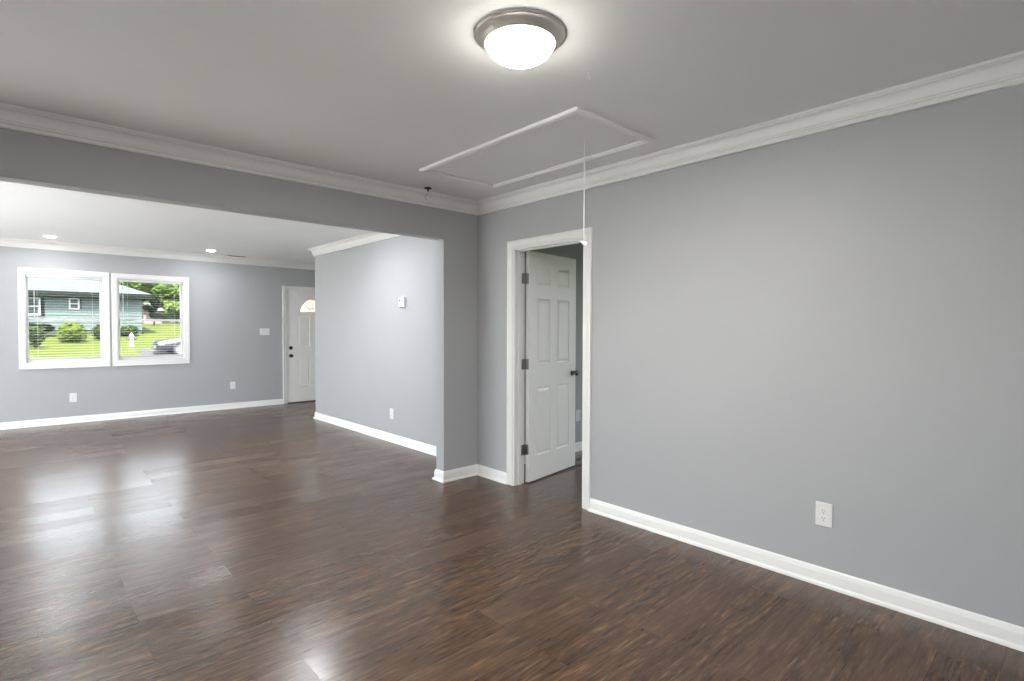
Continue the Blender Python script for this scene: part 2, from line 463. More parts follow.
def slab(w, hgt, t, panels, through=()):
    bm = new()
    holes = list(panels) + list(through)
    slab_face(bm, w, hgt, 0.0, holes); slab_face(bm, w, hgt, t, holes)
    for xa, za, xb, zb in ((0, 0, w, 0), (w, 0, w, hgt), (w, hgt, 0, hgt), (0, hgt, 0, 0)):
        a, b = bm.verts.new((xa, 0, za)), bm.verts.new((xb, 0, zb)); c, d = bm.verts.new((xb, t, zb)), bm.verts.new((xa, t, za))
        bm.faces.new((a, b, c, d))
    for h in through:
        for xa, za, xb, zb in ((h[0], h[2], h[1], h[2]), (h[1], h[2], h[1], h[3]), (h[1], h[3], h[0], h[3]), (h[0], h[3], h[0], h[2])):
            a, b = bm.verts.new((xa, 0, za)), bm.verts.new((xb, 0, zb)); c, d = bm.verts.new((xb, t, zb)), bm.verts.new((xa, t, za))
            bm.faces.new((a, b, c, d))
    bmesh.ops.remove_doubles(bm, verts=bm.verts, dist=1e-5)
    return bm

def panel_obj(root, h, t, mat):
    bm = new()
    raised_panel(bm, h[0], h[1], 0.0, -1, h[2], h[3]); raised_panel(bm, h[0], h[1], t, 1, h[2], h[3])
    put('panel', bm, mat, root)

# open interior door: local x runs from hinge edge to free edge, face y=0 looks at the camera
PHI = R(8.8)
DW, DH, DT = .762, 2.020, .035
pin = Vector((A + T + .010, DY1 - JT + .006, 0))
off = Vector((math.cos(PHI) * .010 + math.sin(PHI) * .043, math.sin(PHI) * .010 - math.cos(PHI) * .043, .012))
door = empty('door_1', pin + off, PHI)
struct(door)
PAN = [(.118, .326, 1.735, 1.905), (.436, .644, 1.735, 1.905), (.118, .326, 1.025, 1.610), (.436, .644, 1.025, 1.610), (.118, .326, .215, .820), (.436, .644, .215, .820)]
put('door_slab', slab(DW, DH, DT, PAN), M['door'], door)
for h in PAN: panel_obj(door, h, DT, M['door'])

def knob_profile():
    return [(.0, 0), (.031, 0), (.032, .003), (.030, .007), (.016, .010), (.011, .014), (.010, .026), (.014, .031), (.024, .037), (.0275, .046), (.026, .055), (.019, .062), (.008, .065), (0, .0655)]
for s in (-1, 1):
    bm = new()
    Mx = Matrix.Translation((DW - .062, 0 if s < 0 else DT, .917)) @ Matrix.Rotation(R(90) * (1 if s < 0 else -1), 4, 'X')
    lathe(bm, knob_profile(), 28, Mx)
    put('door_knob', bm, M['knob'], door, smooth=35)
bm = new(); box(bm, DW - .001, DW + .0015, .004, DT - .004, .88, .955); put('latch_plate', bm, M['hinge'], door)
for hz in (1.79, 1.045, .296):
    bm = new()
    inv = (Matrix.Translation(pin + off) @ Matrix.Rotation(PHI, 4, 'Z')).inverted()
    lathe(bm, [(0, hz - .052), (.004, hz - .052), (.0065, hz - .046), (.0065, hz + .046), (.004, hz + .052), (0, hz + .052)], 14, Matrix.Translation((pin.x + .002, pin.y - .004, 0)))
    box(bm, pin.x - .042, pin.x, DY1 - JT - .003, DY1 - JT, hz - .045, hz + .045)
    bmesh.ops.transform(bm, matrix=inv, verts=bm.verts)
    box(bm, -.003, 0.0, .004, DT + .002, hz - .045 - .012, hz + .045 - .012)
    put('hinge', bm, M['hinge'], door, smooth=35)

# entry door (closed) with fan light
door2 = empty('door_2', (FX0, D + .012, .012))
struct(door2)
EW, EH, ET = FX1 - FX0, FZ - .014, .044
ARC = []
fx, fz0, fr, frz = EW / 2, 1.615, .268, .268
BOTP = [(.185, .405, .26, .80), (EW - .405, EW - .185, .26, .80), (.185, .405, 1.00, 1.545), (EW - .405, EW - .185, 1.00, 1.545)]
LITE = (fx - .27, fx + .27, fz0, fz0 + .285)
put('door_slab', slab(EW, EH, ET, BOTP, [LITE]), M['door'], door2)
for h in BOTP: panel_obj(door2, h, ET, M['door'])
def arch(n, r, rz):
    return [(fx + r * math.cos(math.pi * i / n), fz0 + .014 + rz * math.sin(math.pi * i / n)) for i in range(n + 1)]
bm = new()                                               # arch-shaped surround filling the rectangular cut
N = 24
for y in (-.006, ET + .006):
    inner = arch(N, .225, .225)
    outer = []
    for i in range(N + 1):
        a = math.pi * i / N; cxx, czz = math.cos(a), math.sin(a)
        s = min(.275 / abs(cxx) if abs(cxx) > 1e-6 else 9, .278 / czz if czz > 1e-6 else 9)
        outer.append((fx + cxx * s, fz0 + .014 + czz * s))
    vi = [bm.verts.new((x, y, z)) for x, z in inner]; vo = [bm.verts.new((x, y, z)) for x, z in outer]
    for i in range(N): bm.faces.new((vi[i], vi[i + 1], vo[i + 1], vo[i]))
    lo = [bm.verts.new((x, y, fz0 - .006)) for x in (fx - .275, fx - .225, fx + .225, fx + .275)]
    bm.faces.new((lo[0], lo[1], vi[N], vo[N])); bm.faces.new((lo[2], lo[3], vo[0], vi[0])); bm.faces.new((lo[1], lo[2], vi[0], vi[N]))
    if y < 0: keep = (vi, vo, lo)
    else:
        k0, k1 = keep, (vi, vo, lo)
        for i in range(N):
            bm.faces.new((k0[0][i], k0[0][i + 1], k1[0][i + 1], k1[0][i])); bm.faces.new((k0[1][i], k0[1][i + 1], k1[1][i + 1], k1[1][i]))
        bm.faces.new((k0[0][0], k0[0][N], k1[0][N], k1[0][0])); bm.faces.new((k0[2][0], k0[2][3], k1[2][3], k1[2][0]))
        bm.faces.new((k0[1][0], k0[2][3], k1[2][3], k1[1][0])); bm.faces.new((k0[1][N], k0[2][0], k1[2][0], k1[1][N]))
put('fanlight_frame', bm, M['vinyl'], door2)
bm = new()
vs = [bm.verts.new((x, .022, z)) for x, z in arch(N, .228, .228)]; bm.faces.new(vs)
vs = [bm.verts.new((x, .026, z)) for x, z in arch(N, .228, .228)]; bm.faces.new(vs)
put('fanlight_pane', bm, M['glass'], door2)
bm = new()
for a in (45, 90, 135):
    ca, sa = math.cos(R(a)), math.sin(R(a))
    tube(bm, [(fx + .07 * ca, .018, fz0 + .014 + .07 * sa), (fx + .226 * ca, .018, fz0 + .014 + .226 * sa)], .007, 6)
tube(bm, [(fx + .072 * math.cos(math.pi * i / 12), .018, fz0 + .014 + .072 * math.sin(math.pi * i / 12)) for i in range(13)], .007, 6)
put('fanlight_bars', bm, M['vinyl'], door2)
for kz, deep in ((.835, True), (.978, False)):
    bm = new()
    Mx = Matrix.Translation((.058, 0, kz)) @ Matrix.Rotation(R(90), 4, 'X')
    if deep: lathe(bm, knob_profile(), 24, Mx); put('door_knob', bm, M['black'], door2, smooth=35)
    else:
        lathe(bm, [(0, 0), (.032, 0), (.033, .004), (.030, .016), (.024, .019), (0, .0195)], 24, Mx)
        box(bm, .050, .066, -.034, -.018, kz - .006, kz + .006, .002, 1)
        put('deadbolt', bm, M['black'], door2, smooth=35)
door2.location = (FX0, D + .012, .016)

# ------------------------------------------------------------------ windows
def make_window(i, x0, x1, cz0, cz1, cx0, cx1):
    w = empty('window_%d' % i, ((x0 + x1) / 2, D, WZ0)); struct(w)
    cx, cz = (x0 + x1) / 2, WZ0
    def q(bm): bmesh.ops.translate(bm, vec=(-cx, -D, -cz), verts=bm.verts); return bm
    # picture-frame casing (outer path anticlockwise seen from the room)
    bm = sweep(new(), [(0, -.002), (0, .018), (.004, .020), (.014, .020), (.018, .016), (.060, .014), (.066, .012), (.066, -.002)],
               [(cx0, cz0), (cx1, cz0), (cx1, cz1), (cx0, cz1)], True, lambda u, v, ww: (u, D - ww, v))
    put('window_casing', q(bm), M['trim'], w, smooth=25)
    bm = new()
    box(bm, x0 - .004, x0 + .010, D - .004, D + .139, WZ0 - .004, WZ1 + .004); box(bm, x1 - .010, x1 + .004, D - .004, D + .139, WZ0 - .004, WZ1 + .004)
    box(bm, x0 + .010, x1 - .010, D - .004, D + .139, WZ1 - .010, WZ1 + .004); box(bm, x0 + .010, x1 - .010, D - .012, D + .139, WZ0 - .004, WZ0 + .020)
    put('window_jamb', q(bm), M['trim'], w)
    def sash(za, zb, ya, rail_lo, rail_hi):
        bm = new(); xa, xb = x0 + .010, x1 - .010; st = .030
        box(bm, xa, xa + st, ya, ya + .032, za, zb, .004, 1); box(bm, xb - st, xb, ya, ya + .032, za, zb, .004, 1)
        box(bm, xa + st - .002, xb - st + .002, ya, ya + .032, za, za + rail_lo, .004, 1); box(bm, xa + st - .002, xb - st + .002, ya, ya + .032, zb - rail_hi, zb, .004, 1)
        s = put('sash', q(bm), M['vinyl'], w)
        bm = new(); box(bm, xa + st - .006, xb - st + .006, ya + .013, ya + .018, za + rail_lo - .006, zb - rail_hi + .006)
        put('pane', q(bm), M['glass'], s)
    mid = 1.470
    sash(mid - .018, WZ1 - .010, D + .095, .036, .034)
    sash(WZ0 + .020, mid + .018, D + .060, .062, .036)
    bm = new(); box(bm, cx - .025, cx + .025, D + .052, D + .062, mid + .006, mid + .020, .003, 1); put('sash_lock', q(bm), M['vinyl'], w)

def make_blind(x0, x1, wand_x, label):
    b = empty('window_blind', ((x0 + x1) / 2, D + .028, WZ1 - .010))
    tag(b, label, 'blind', 'white slatted blinds on the far wall windows')
    L = (x1 - x0) / 2 - .014
    bm = new(); box(bm, -L, L, -.022, .022, -.040, 0.0, .003, 1); put('headrail', bm, M['slat'], b)
    bm = new()
    z = -.060; tilt = R(2); zend = .944 - (WZ1 - .010)
    while z > zend:
        for (ya, yb) in ((-.0125, 0), (0, .0125)):
            za, zb = z + ya * math.tan(tilt) - abs(ya) * .05, z + yb * math.tan(tilt) - abs(yb) * .05
            vs = [bm.verts.new((-L, ya, za)), bm.verts.new((L, ya, za)), bm.verts.new((L, yb, zb)), bm.verts.new((-L, yb, zb))]
            vt = [bm.verts.new(v.co + Vector((0, 0, .0007))) for v in vs]
            bm.faces.new(vs); bm.faces.new(vt)
            for i in range(4): bm.faces.new((vs[i], vs[(i + 1) % 4], vt[(i + 1) % 4], vt[i]))
        z -= .0362
    put('slats', bm, M['slat'], b)
    bm = new(); box(bm, -L, L, -.016, .016, zend - .030, zend - .008, .004, 1); put('bottom_rail', bm, M['slat'], b)
    for xx in (-L * .72, L * .72):
      for yy in (-.013, .013):
        bm = new(); tube(bm, [(xx, yy, -.02), (xx, yy, zend - .02)], .0004, 5)
        put('ladder_cord', bm, M['cord'], b)
    bm = new(); tube(bm, [(wand_x, -.026, -.03), (wand_x, -.028, -.42), (wand_x + .002, -.030, -.60)], .0042, 8); put('tilt_wand', bm, M['slat'], b, smooth=40)
def side_window(name, xw, h, mull):
    y0, y1, z0, z1 = h
    w = empty(name, (xw, (y0 + y1) / 2, z0)); struct(w)
    def q(bm): bmesh.ops.translate(bm, vec=(-xw, -(y0 + y1) / 2, -z0), verts=bm.verts); return bm
    bm = new(); t = .05
    box(bm, xw - .03, xw + .03, y0, y0 + t, z0, z1); box(bm, xw - .03, xw + .03, y1 - t, y1, z0, z1)
    box(bm, xw - .03, xw + .03, y0 + t, y1 - t, z0, z0 + t); box(bm, xw - .03, xw + .03, y0 + t, y1 - t, z1 - t, z1)
    if mull == 'v': box(bm, xw - .028, xw + .028, (y0 + y1) / 2 - .03, (y0 + y1) / 2 + .03, z0 + t, z1 - t)
    else: box(bm, xw - .028, xw + .028, y0 + t, y1 - t, (z0 + z1) / 2 - .02, (z0 + z1) / 2 + .02)
    put('sash', q(bm), M['vinyl'], w)
    bm = new(); box(bm, xw - .004, xw + .004, y0 + t - .006, y1 - t + .006, z0 + t - .006, z1 - t + .006); put('pane', q(bm), M['glass'], w)
side_window('unseen_door_3', LX - .06, LW[0], 'v')  # unseen glass door, added to bring daylight into the near room
side_window('window_3', LX - .06, LW[1], 'h')  # this and the next: unseen windows added to light the living room
side_window('window_4', LX - .06, LW[2], 'h')
side_window('window_5', 7.14, (.6, 2.6, .30, 2.3), 'h')  # unseen bedroom window, added to light that room
make_window(1, W[0][0], W[0][1], .784, 2.158, -.006, .981)
make_window(2, W[1][0], W[1][1], .784, 2.152, 1.005, 2.001)
make_blind(W[0][0], W[0][1], -.33, 'white open slatted blind in the window facing the round bush')
make_blind(W[1][0], W[1][1], -.36, 'white open slatted blind in the window facing the parked dark car')

# ------------------------------------------------------------------ outlets, switch, thermostat
def make_outlet(loc, rz, label):
    o = empty('wall_outlet', loc, rz)
    tag(o, label, 'outlet', 'white duplex wall outlets')
    bm = new(); box(bm, -.0405, .0405, -.0075, .001, -.063, .063, .004, 2); put('cover_plate', bm, M['plate'], o)
    for s in (-1, 1):
        bm = new(); Mx = Matrix.Translation((0, -.0055, s * .0195)) @ Matrix.Rotation(R(90), 4, 'X')
        lathe(bm, [(0, 0), (.0172, 0), (.0172, .003), (.0160, .0040), (0, .0040)], 24, Mx)
        r = put('receptacle', bm, M['plate'], o, smooth=30)
        bm = new()
        for xx, hh in ((-.0063, .0042), (.0063, .0034)): box(bm, xx - .0011, xx + .0011, -.0100, -.0090, s * .0195 + .003 - hh, s * .0195 + .003 + hh)
        lathe(bm, [(0, 0), (.0024, 0), (.0024, .0006), (0, .0006)], 10, Matrix.Translation((0, -.0093, s * .0195 - .0085)) @ Matrix.Rotation(R(90), 4, 'X'))
        put('slot', bm, M['slot'], r)
    bm = new(); lathe(bm, [(0, 0), (.0034, 0), (.0030, .0014), (0, .0017)], 12, Matrix.Translation((0, -.006, 0)) @ Matrix.Rotation(R(90), 4, 'X')); put('screw', bm, M['hinge'], o)
    return o
out0 = make_outlet((A, .953, .378), R(-90), 'white outlet low on the long blank grey wall')
dup(out0, (C, 5.662, .335), R(-90), 'white outlet low on the wall under the thermostat')
dup(out0, (.551, D, .363), 0, 'white outlet under the pair of windows')
dup(out0, (2.627, D, .390), 0, 'white outlet on the far wall below the light switches')
dup(out0, (4.552, B, .392), 0, 'white outlet seen through the open doorway, behind the door')

sw = empty('light_switch', (3.142, D, 1.286))
tag(sw, 'white three-gang light switch plate beside the entry door', 'light switch')
bm = new(); box(bm, -.083, .083, -.0065, .001, -.0585, .0585, .004, 2); put('cover_plate', bm, M['plate'], sw)
for k in (-1, 0, 1):
    bm = new(); box(bm, k * .046 - .005, k * .046 + .005, -.017, -.005, -.003, .013, .002, 1); put('toggle', bm, M['plate'], sw)
    for zz in (-.03, .03):
        bm = lathe(new(), [(0, 0), (.0032, 0), (.0028, .0012), (0, .0015)], 10, Matrix.Translation((k * .046, -.006, zz)) @ Matrix.Rotation(R(90), 4, 'X')); put('screw', bm, M['plate'], sw)


th = empty('thermostat', (C, 5.392, 1.655), R(-90))
tag(th, 'white thermostat at eye height on the living room wall', 'thermostat')
bm = new(); box(bm, -.062, .062, -.006, .001, -.062, .062, .002, 1); put('back_plate', bm, M['plate'], th)
bm = new(); box(bm, -.058, .058, -.034, -.005, -.058, .058, .006, 3); put('body', bm, M['plate'], th)
bm = new(); box(bm, -.044, -.012, -.0352, -.0335, .008, .030, .0008, 1); put('display', bm, noise_mat('grey_display', (.16, .17, .17), .25, 40, .1), th)
bm = new()
for k in range(3): box(bm, .016 + k * .012, .024 + k * .012, -.0362, -.0335, .014, .022, .0008, 1)
put('button', bm, M['vinyl'], th)

# ------------------------------------------------------------------ ceiling fittings
def flush_light(x, y, z, label):
    o = empty('ceiling_light', (x, y, z)); tag(o, label, 'ceiling light')
    bm = lathe(new(), [(0, .001), (.174, .001), (.176, -.003), (.176, -.008), (.172, -.012), (.168, -.013), (.160, -.018), (.148, -.028), (.143, -.036), (.138, -.039), (.133, -.036), (.133, -.010), (0, -.010)], 72)
    put('base_ring', bm, M['nickel'], o, smooth=30)
    prof = [(.1325, -.030)] + [(.1325 * math.cos(t), -.036 - .070 * math.sin(t)) for t in [i / 10 * math.pi / 2 for i in range(11)]]
    prof[-1] = (0, prof[-1][1])
    bm = lathe(new(), prof, 40); put('glass_bowl', bm, M['bowl'], o, smooth=60)
    ld = bpy.data.lights.new('bowl_lamp', 'AREA'); ld.shape = 'DISK'; ld.size = .27; ld.energy = BOWL_WATT; ld.color = (1.0, .965, .91)
    lo = bpy.data.objects.new('bowl_lamp', ld); COL.objects.link(lo); lo.parent = o; lo.location = (0, 0, -.108)
    return o
flush_light(1.455, 1.540, ZC, 'round flush ceiling light with nickel rim and lit white bowl')

def disk_light(x, y, label, watt=DISK_WATT):
    o = empty('recessed_light', (x, y, ZL)); tag(o, label, 'recessed light', 'small round living room ceiling lights')
    bm = lathe(new(), [(.056, -.004), (.060, -.011), (.070, -.009), (.088, -.003), (.090, .001), (.056, .001)], 40); put('trim_ring', bm, M['plate'], o, smooth=30)
    bm = lathe(new(), [(.058, -.003), (.058, -.008), (.050, -.014), (.030, -.018), (0, -.019)], 32); put('lens', bm, M['disk'], o, smooth=60)
    ld = bpy.data.lights.new('disk_lamp', 'AREA'); ld.shape = 'DISK'; ld.size = .11; ld.energy = watt; ld.color = (.93, .965, 1.0)
    lo = bpy.data.objects.new('disk_lamp', ld); COL.objects.link(lo); lo.parent = o; lo.location = (0, 0, -.022)
    return o
disk_light(.311, 9.134, 'lit recessed ceiling light above the pair of windows')
disk_light(2.158, 9.087, 'lit recessed ceiling light beside the small ceiling vent')
disk_light(.311, 5.55, 'unseen recessed ceiling light added close behind the header', 18.0)  # hidden lamp added to brighten the living room
disk_light(2.25, 5.55, 'lit recessed ceiling light near the thermostat wall', 18.0)

v = empty('ceiling_vent', (2.645, 9.545, ZL), R(10) * 0)
tag(v, 'small slotted vent in the ceiling near the far wall', 'vent')
bm = new()
for xa, xb, ya, yb in ((-.16, .16, -.085, -.062), (-.16, .16, .062, .085), (-.16, -.135, -.062, .062), (.135, .16, -.062, .062)): box(bm, xa, xb, ya, yb, -.008, .001, .002, 1)
put('frame', bm, M['plate'], v)
bm = new()
for k in range(8):
    yy = -.055 + k * .0157; r0 = len(bm.verts)
    box(bm, -.136, .136, yy - .0028, yy + .0028, -.0055, -.0035)
put('louvers', bm, noise_mat('dark_louver', (.07, .07, .07), .7, 30, .1), v)  # louvers coloured dark so the vent reads as a dark bar
bm = new(); box(bm, -.136, .136, -.063, .063, -.002, .001); put('duct_opening', bm, M['slot'], v)

# attic hatch
hx0, hx1, hy0, hy1 = 2.134, 2.838, 1.828, 3.312
hatch = empty('attic_hatch', ((hx0 + hx1) / 2, (hy0 + hy1) / 2, ZC))
tag(hatch, 'white framed rectangular attic hatch in the ceiling', 'attic hatch')
hw, hl = (hx1 - hx0) / 2, (hy1 - hy0) / 2
bm = sweep(new(), [(0, .002), (0, -.013), (.003, -.017), (.010, -.020), (.020, -.020), (.026, -.013), (.032, -.012), (.036, -.016), (.044, -.015), (.046, -.012), (.046, .002)],
           [(-hw, -hl), (hw, -hl), (hw, hl), (-hw, hl)], True)
put('trim_frame', bm, M['trim'], hatch, smooth=25)
bm = new(); box(bm, -hw + .049, hw - .049, -hl + .049, hl - .049, -.005, .001, .0015, 1); put('panel', bm, M['ceil'], hatch)

px_, py_ = 2.492, 2.078
cord = empty('pull_cord', (px_, py_, ZC)); tag(cord, 'thin white pull cord hanging from the attic hatch', 'pull cord')
zb = 1.868 - ZC
bm = tube(new(), [(0, 0, -.003), (.0006, 0, -.2), (0, .0004, -.45), (0, 0, zb)], .0030, 8); put('cord', bm, M['cord'], cord, smooth=50)
bm = lathe(new(), [(0, zb + .012), (.004, zb + .012), (.006, zb + .004), (.011, zb - .012), (.0165, zb - .026), (.0165, zb - .031), (.012, zb - .032), (0, zb - .030)], 20)
bmesh.ops.transform(bm, matrix=Matrix.Translation((0, 0, zb)) @ Matrix.Translation((-.010, .009, .010)) @ Matrix.Rotation(R(58), 4, Vector((.736, -.677, 0)).cross(Vector((0, 0, 1)))) @ Matrix.Translation((0, 0, -zb)), verts=bm.verts)
put('pull_bell', bm, M['plate'], cord, smooth=40)
bm = lathe(new(), [(0, .001), (.008, .001), (.008, -.007), (.005, -.009), (0, -.009)], 16); put('eyelet', bm, M['plate'], cord, smooth=40)

cw = empty('ceiling_bracket', (2.469, 3.700, ZC)); tag(cw, 'small dark ceiling bracket with a thin loose wire hanging down', 'bracket')
bm = lathe(new(), [(0, .001), (.062, .001), (.062, -.0015), (.058, -.003), (0, -.003)], 32); put('patch_plate', bm, M['ceil'], cw, smooth=30)
bm = lathe(new(), [(0, 0), (.030, -.002), (.031, -.008), (.024, -.012), (.007, -.014), (.005, -.034), (0, -.034)], 20); put('base', bm, M['black'], cw, smooth=30)
bm = tube(new(), [(0, 0, -.030), (-.006, 0, -.05), (-.020, .004, -.066), (-.026, .006, -.088), (-.016, .004, -.100), (-.002, 0, -.103)], .0018, 6)
put('wire', bm, noise_mat('grey_wire', (.30, .30, .29), .5, 40, .1), cw)
hk = empty('ceiling_hook', (1.889, 1.550, ZC)); tag(hk, 'tiny white painted hook in the ceiling near the round light', 'hook')
bm = lathe(new(), [(0, .001), (.006, .001), (.006, -.003), (.002, -.005), (0, -.005)], 14); put('screw_plate', bm, M['ceil'], hk)
bm = tube(new(), [(0, 0, -.003), (0, 0, -.016)] + [(.008 * math.sin(t), 0, -.024 + .008 * math.cos(t)) for t in [R(a) for a in range(0, 260, 26)]], .0018, 6)
put('hook_wire', bm, M['ceil'], hk, smooth=50)

# ------------------------------------------------------------------ outside
def gz(y):
    P = [(9.0, -.55), (18, -.45), (25, -.25), (30, .04), (33, .36), (35.5, .55), (38, .95), (45, 1.45), (64, 1.72), (120, 2.6)]
    for (ya, za), (yb, zb_) in zip(P, P[1:]):
        if y <= yb: return za + (zb_ - za) * max(0, (y - ya) / (yb - ya))
    return P[-1][1]
grass = noise_mat('lawn_grass', (0.0413, 0.0524, 0.0097), .9, 1.6, .30, .5, 30)
bm = new()
ys = [9.8 + i * 1.0 for i in range(70)] + [90, 118]
xg = [-60, -30, -15, -8, -4, 0, 4, 8, 12, 20, 40, 80]
gv = [[bm.verts.new((x, y, gz(y) + .015 * math.sin(x * 1.7 + y))) for x in xg] for y in ys]
for r0, r1 in zip(gv, gv[1:]):
    for k in range(len(xg) - 1): bm.faces.new((r0[k], r0[k + 1], r1[k + 1], r1[k]))
struct(put('lawn', bm, grass, smooth=60))
bm = new()
dv = [[bm.verts.new((x, y, gz(y) + .03)) for x in (4.25, 14)] for y in [26 + .5 * i for i in range(13)]]
for r0, r1 in zip(dv, dv[1:]): bm.faces.new((r0[0], r0[1], r1[1], r1[0]))
struct(put('driveway', bm, noise_mat('pale_concrete', (0.0430, 0.0430, 0.0454), .9, 4, .1)))

bm = new(); box(bm, -13, LX - .13, -9, D + .02, -.35, -.15); struct(put('bounce_patio', bm, noise_mat('white_concrete', (.74, .745, .76), .9, 3, .05)))  # unseen white slab added to bounce sunlight through the left openings
bm = new()
for xa, xb, ya, yb in ((-60, -13, -50, 9.8), (7.3, 80, -50, 9.8), (-13, 7.3, -50, -9)): box(bm, xa, xb, ya, yb, -.75, -.55)
struct(put('ground_yard', bm, grass))
# neighbour house
Hy, Hx0, Hx1 = 38.0, -9.0, 5.35
house = empty('house', (0, Hy, .25)); tag(house, 'pale green-grey clapboard house with grey hip roof across the lawn', 'house')
def hq(bm): bmesh.ops.translate(bm, vec=(0, -Hy, -.25), verts=bm.verts); return bm
M['shutter'] = noise_mat('black_shutter_paint', (.006, .007, .007), .7, 8, .1)
bm = new()                                                # lapped boards: real overlapping courses
z = 1.2
while z < 3.1:
    zt = min(z + .2, 3.12)
    bmv = [(Hx0, Hy - .028, z), (Hx1, Hy - .028, z), (Hx1, Hy - .003, zt), (Hx0, Hy - .003, zt)]
    f0 = [bm.verts.new(c) for c in bmv]; f1 = [bm.verts.new((c[0], Hy + .12, c[2])) for c in bmv]
    bm.faces.new(f0); bm.faces.new(f1)
    for i in range(4): bm.faces.new((f0[i], f0[(i + 1) % 4], f1[(i + 1) % 4], f1[i]))
    z += .2
box(bm, Hx1 - .12, Hx1, Hy, Hy + 8.5, 1.2, 3.1); box(bm, Hx0, Hx0 + .12, Hy, Hy + 8.5, 1.2, 3.1); box(bm, Hx0, Hx1, Hy + 8.4, Hy + 8.5, 1.2, 3.1)
put('wall', hq(bm), noise_mat('clapboard_paint', (0.0545, 0.0715, 0.0698), .7, 2, .05), house)
bm = new(); box(bm, Hx0 + .03, Hx1 - .03, Hy + .02, Hy + 8.4, .7, 1.21); put('foundation', hq(bm), noise_mat('grey_block', (0.0328, 0.0374, 0.0413), .9, 6, .1), house)
bm = new()
ex0, ex1, ey0, ey1, ez = Hx0 - .5, Hx1 + .5, Hy - .45, Hy + 8.95, 3.26
k = (ey1 - ey0) / 2; rz_ = ez + k * .42
vs = [bm.verts.new(c) for c in ((ex0, ey0, ez), (ex1, ey0, ez), (ex1, ey1, ez), (ex0, ey1, ez), (ex0 + k, ey0 + k, rz_), (ex1 - k, ey0 + k, rz_))]
for f in ((0, 1, 5, 4), (1, 2, 5), (2, 3, 4, 5), (3, 0, 4), (0, 3, 2, 1)): bm.faces.new([vs[i] for i in f])
roofm = noise_mat('grey_shingles', (0.0517, 0.0599, 0.0666), .85, 3, .12, .4, 40)
put('roof', hq(bm), roofm, house)
bm = new()
for a, b_ in (((ex0, ey0 - .03), (ex1, ey0)), ((ex1 - .03, ey0), (ex1, ey1))): box(bm, a[0], b_[0], a[1], b_[1], ez - .27, ez + .02)
put('fascia', hq(bm), noise_mat('dark_green_fascia', (0.0051, 0.0073, 0.0066), .6, 8, .1), house)
bm = new(); box(bm, ex0, ex1, ey0, Hy + .02, ez - .25, ez - .22); put('soffit', hq(bm), noise_mat('green_soffit', (0.0090, 0.0122, 0.0112), .7, 8, .1), house)
bm = tube(new(), [(2.72, 40.6, 4.2), (2.72, 40.6, 4.75)], .07, 10); put('vent_pipe', hq(bm), M['black'], house)
def house_window(x0, x1, z0, z1, shutters):
    bm = new(); yy = Hy - .07; t = .075
    box(bm, x0, x0 + t, yy, Hy, z0, z1); box(bm, x1 - t, x1, yy, Hy, z0, z1); box(bm, x0 + t, x1 - t, yy, Hy, z0, z0 + t); box(bm, x0 + t, x1 - t, yy, Hy, z1 - t, z1)
    zm = (z0 + z1) / 2; box(bm, x0 + t, x1 - t, yy + .01, Hy, zm - .03, zm + .03)
    fr = put('window', hq(bm), M['dimmed_white'], house)
    bm = new(); box(bm, x0 + t - .01, x1 - t + .01, Hy - .04, Hy - .03, z0 + t - .01, z1 - t + .01)
    put('pane', hq(bm), noise_mat('dusky_pane', (.016, .022, .024), .3, 3, .3, spec=.12), fr)
    for s in shutters:
        bm = new(); xa = x1 + .01 if s > 0 else x0 - .16; box(bm, xa, xa + .15, yy, Hy, z0 - .02, z1 + .02, .006, 1)
        put('shutter', hq(bm), M['shutter'], house)
house_window(2.02, 2.48, 2.33, 2.95, ())
house_window(-.15, .86, 1.98, 2.92, (1,))
bm = new(); box(bm, 2.50, 2.56, Hy - .06, Hy, 2.35, 2.97); put('shutter', hq(bm), M['shutter'], house)

# foliage: leaf cards spread through lumpy volumes
def leaf_mat(name, col, var=.45):
    return noise_mat(name, col, .8, 2.2, var)
def leaves(bm, c, r, n, s, rnd):
    for _ in range(n):
        u = Vector((rnd.gauss(0, 1), rnd.gauss(0, 1), rnd.gauss(0, 1))).normalized()
        rad = .72 + .30 * rnd.random()
        p = Vector((c[0] + u.x * r[0] * rad, c[1] + u.y * r[1] * rad, c[2] + u.z * r[2] * rad))
        a = Vector((rnd.gauss(0, 1), rnd.gauss(0, 1), rnd.gauss(0, .6))).normalized()
        b = a.orthogonal().normalized(); ss = s * (.6 + .8 * rnd.random())
        bm.faces.new([bm.verts.new(p + a * ss), bm.verts.new(p + b * ss * .6), bm.verts.new(p - a * ss), bm.verts.new(p - b * ss * .6)])
def blob(bm, c, r, rnd, jit=.10, sub=3):
    v = bmesh.ops.create_icosphere(bm, subdivisions=sub, radius=1.0)['verts']
    for q_ in v:
        j = 1 + jit * math.sin(q_.co.x * 7 + c[0] * 3) * math.sin(q_.co.y * 6 + c[1]) + jit * math.sin(q_.co.z * 8 + c[2]) * .6 + rnd.uniform(-.03, .03)
        q_.co = Vector((c[0] + q_.co.x * r[0] * j, c[1] + q_.co.y * r[1] * j, c[2] + q_.co.z * r[2] * j))
def plant(name, loc, lumps, mat, stem, label, cat, group, ls=.09, dens=420, seed=1):
    rnd = random.Random(seed)
    o = empty(name, loc); tag(o, label, cat, group)
    bm = new()
    for c, r in lumps:
        blob(bm, c, (r[0] * .84, r[1] * .84, r[2] * .84), rnd); leaves(bm, c, r, dens, ls, rnd)
    put('foliage', bm, mat, o)
    for a, b_, rr in stem: put('stem', tube(new(), [a, tuple((p + q_) / 2 + .02 for p, q_ in zip(a, b_)), b_], rr, 8), M['bark'], o)
    return o
M['bark'] = noise_mat('bark', (.06, .045, .035), .9, 12, .3)
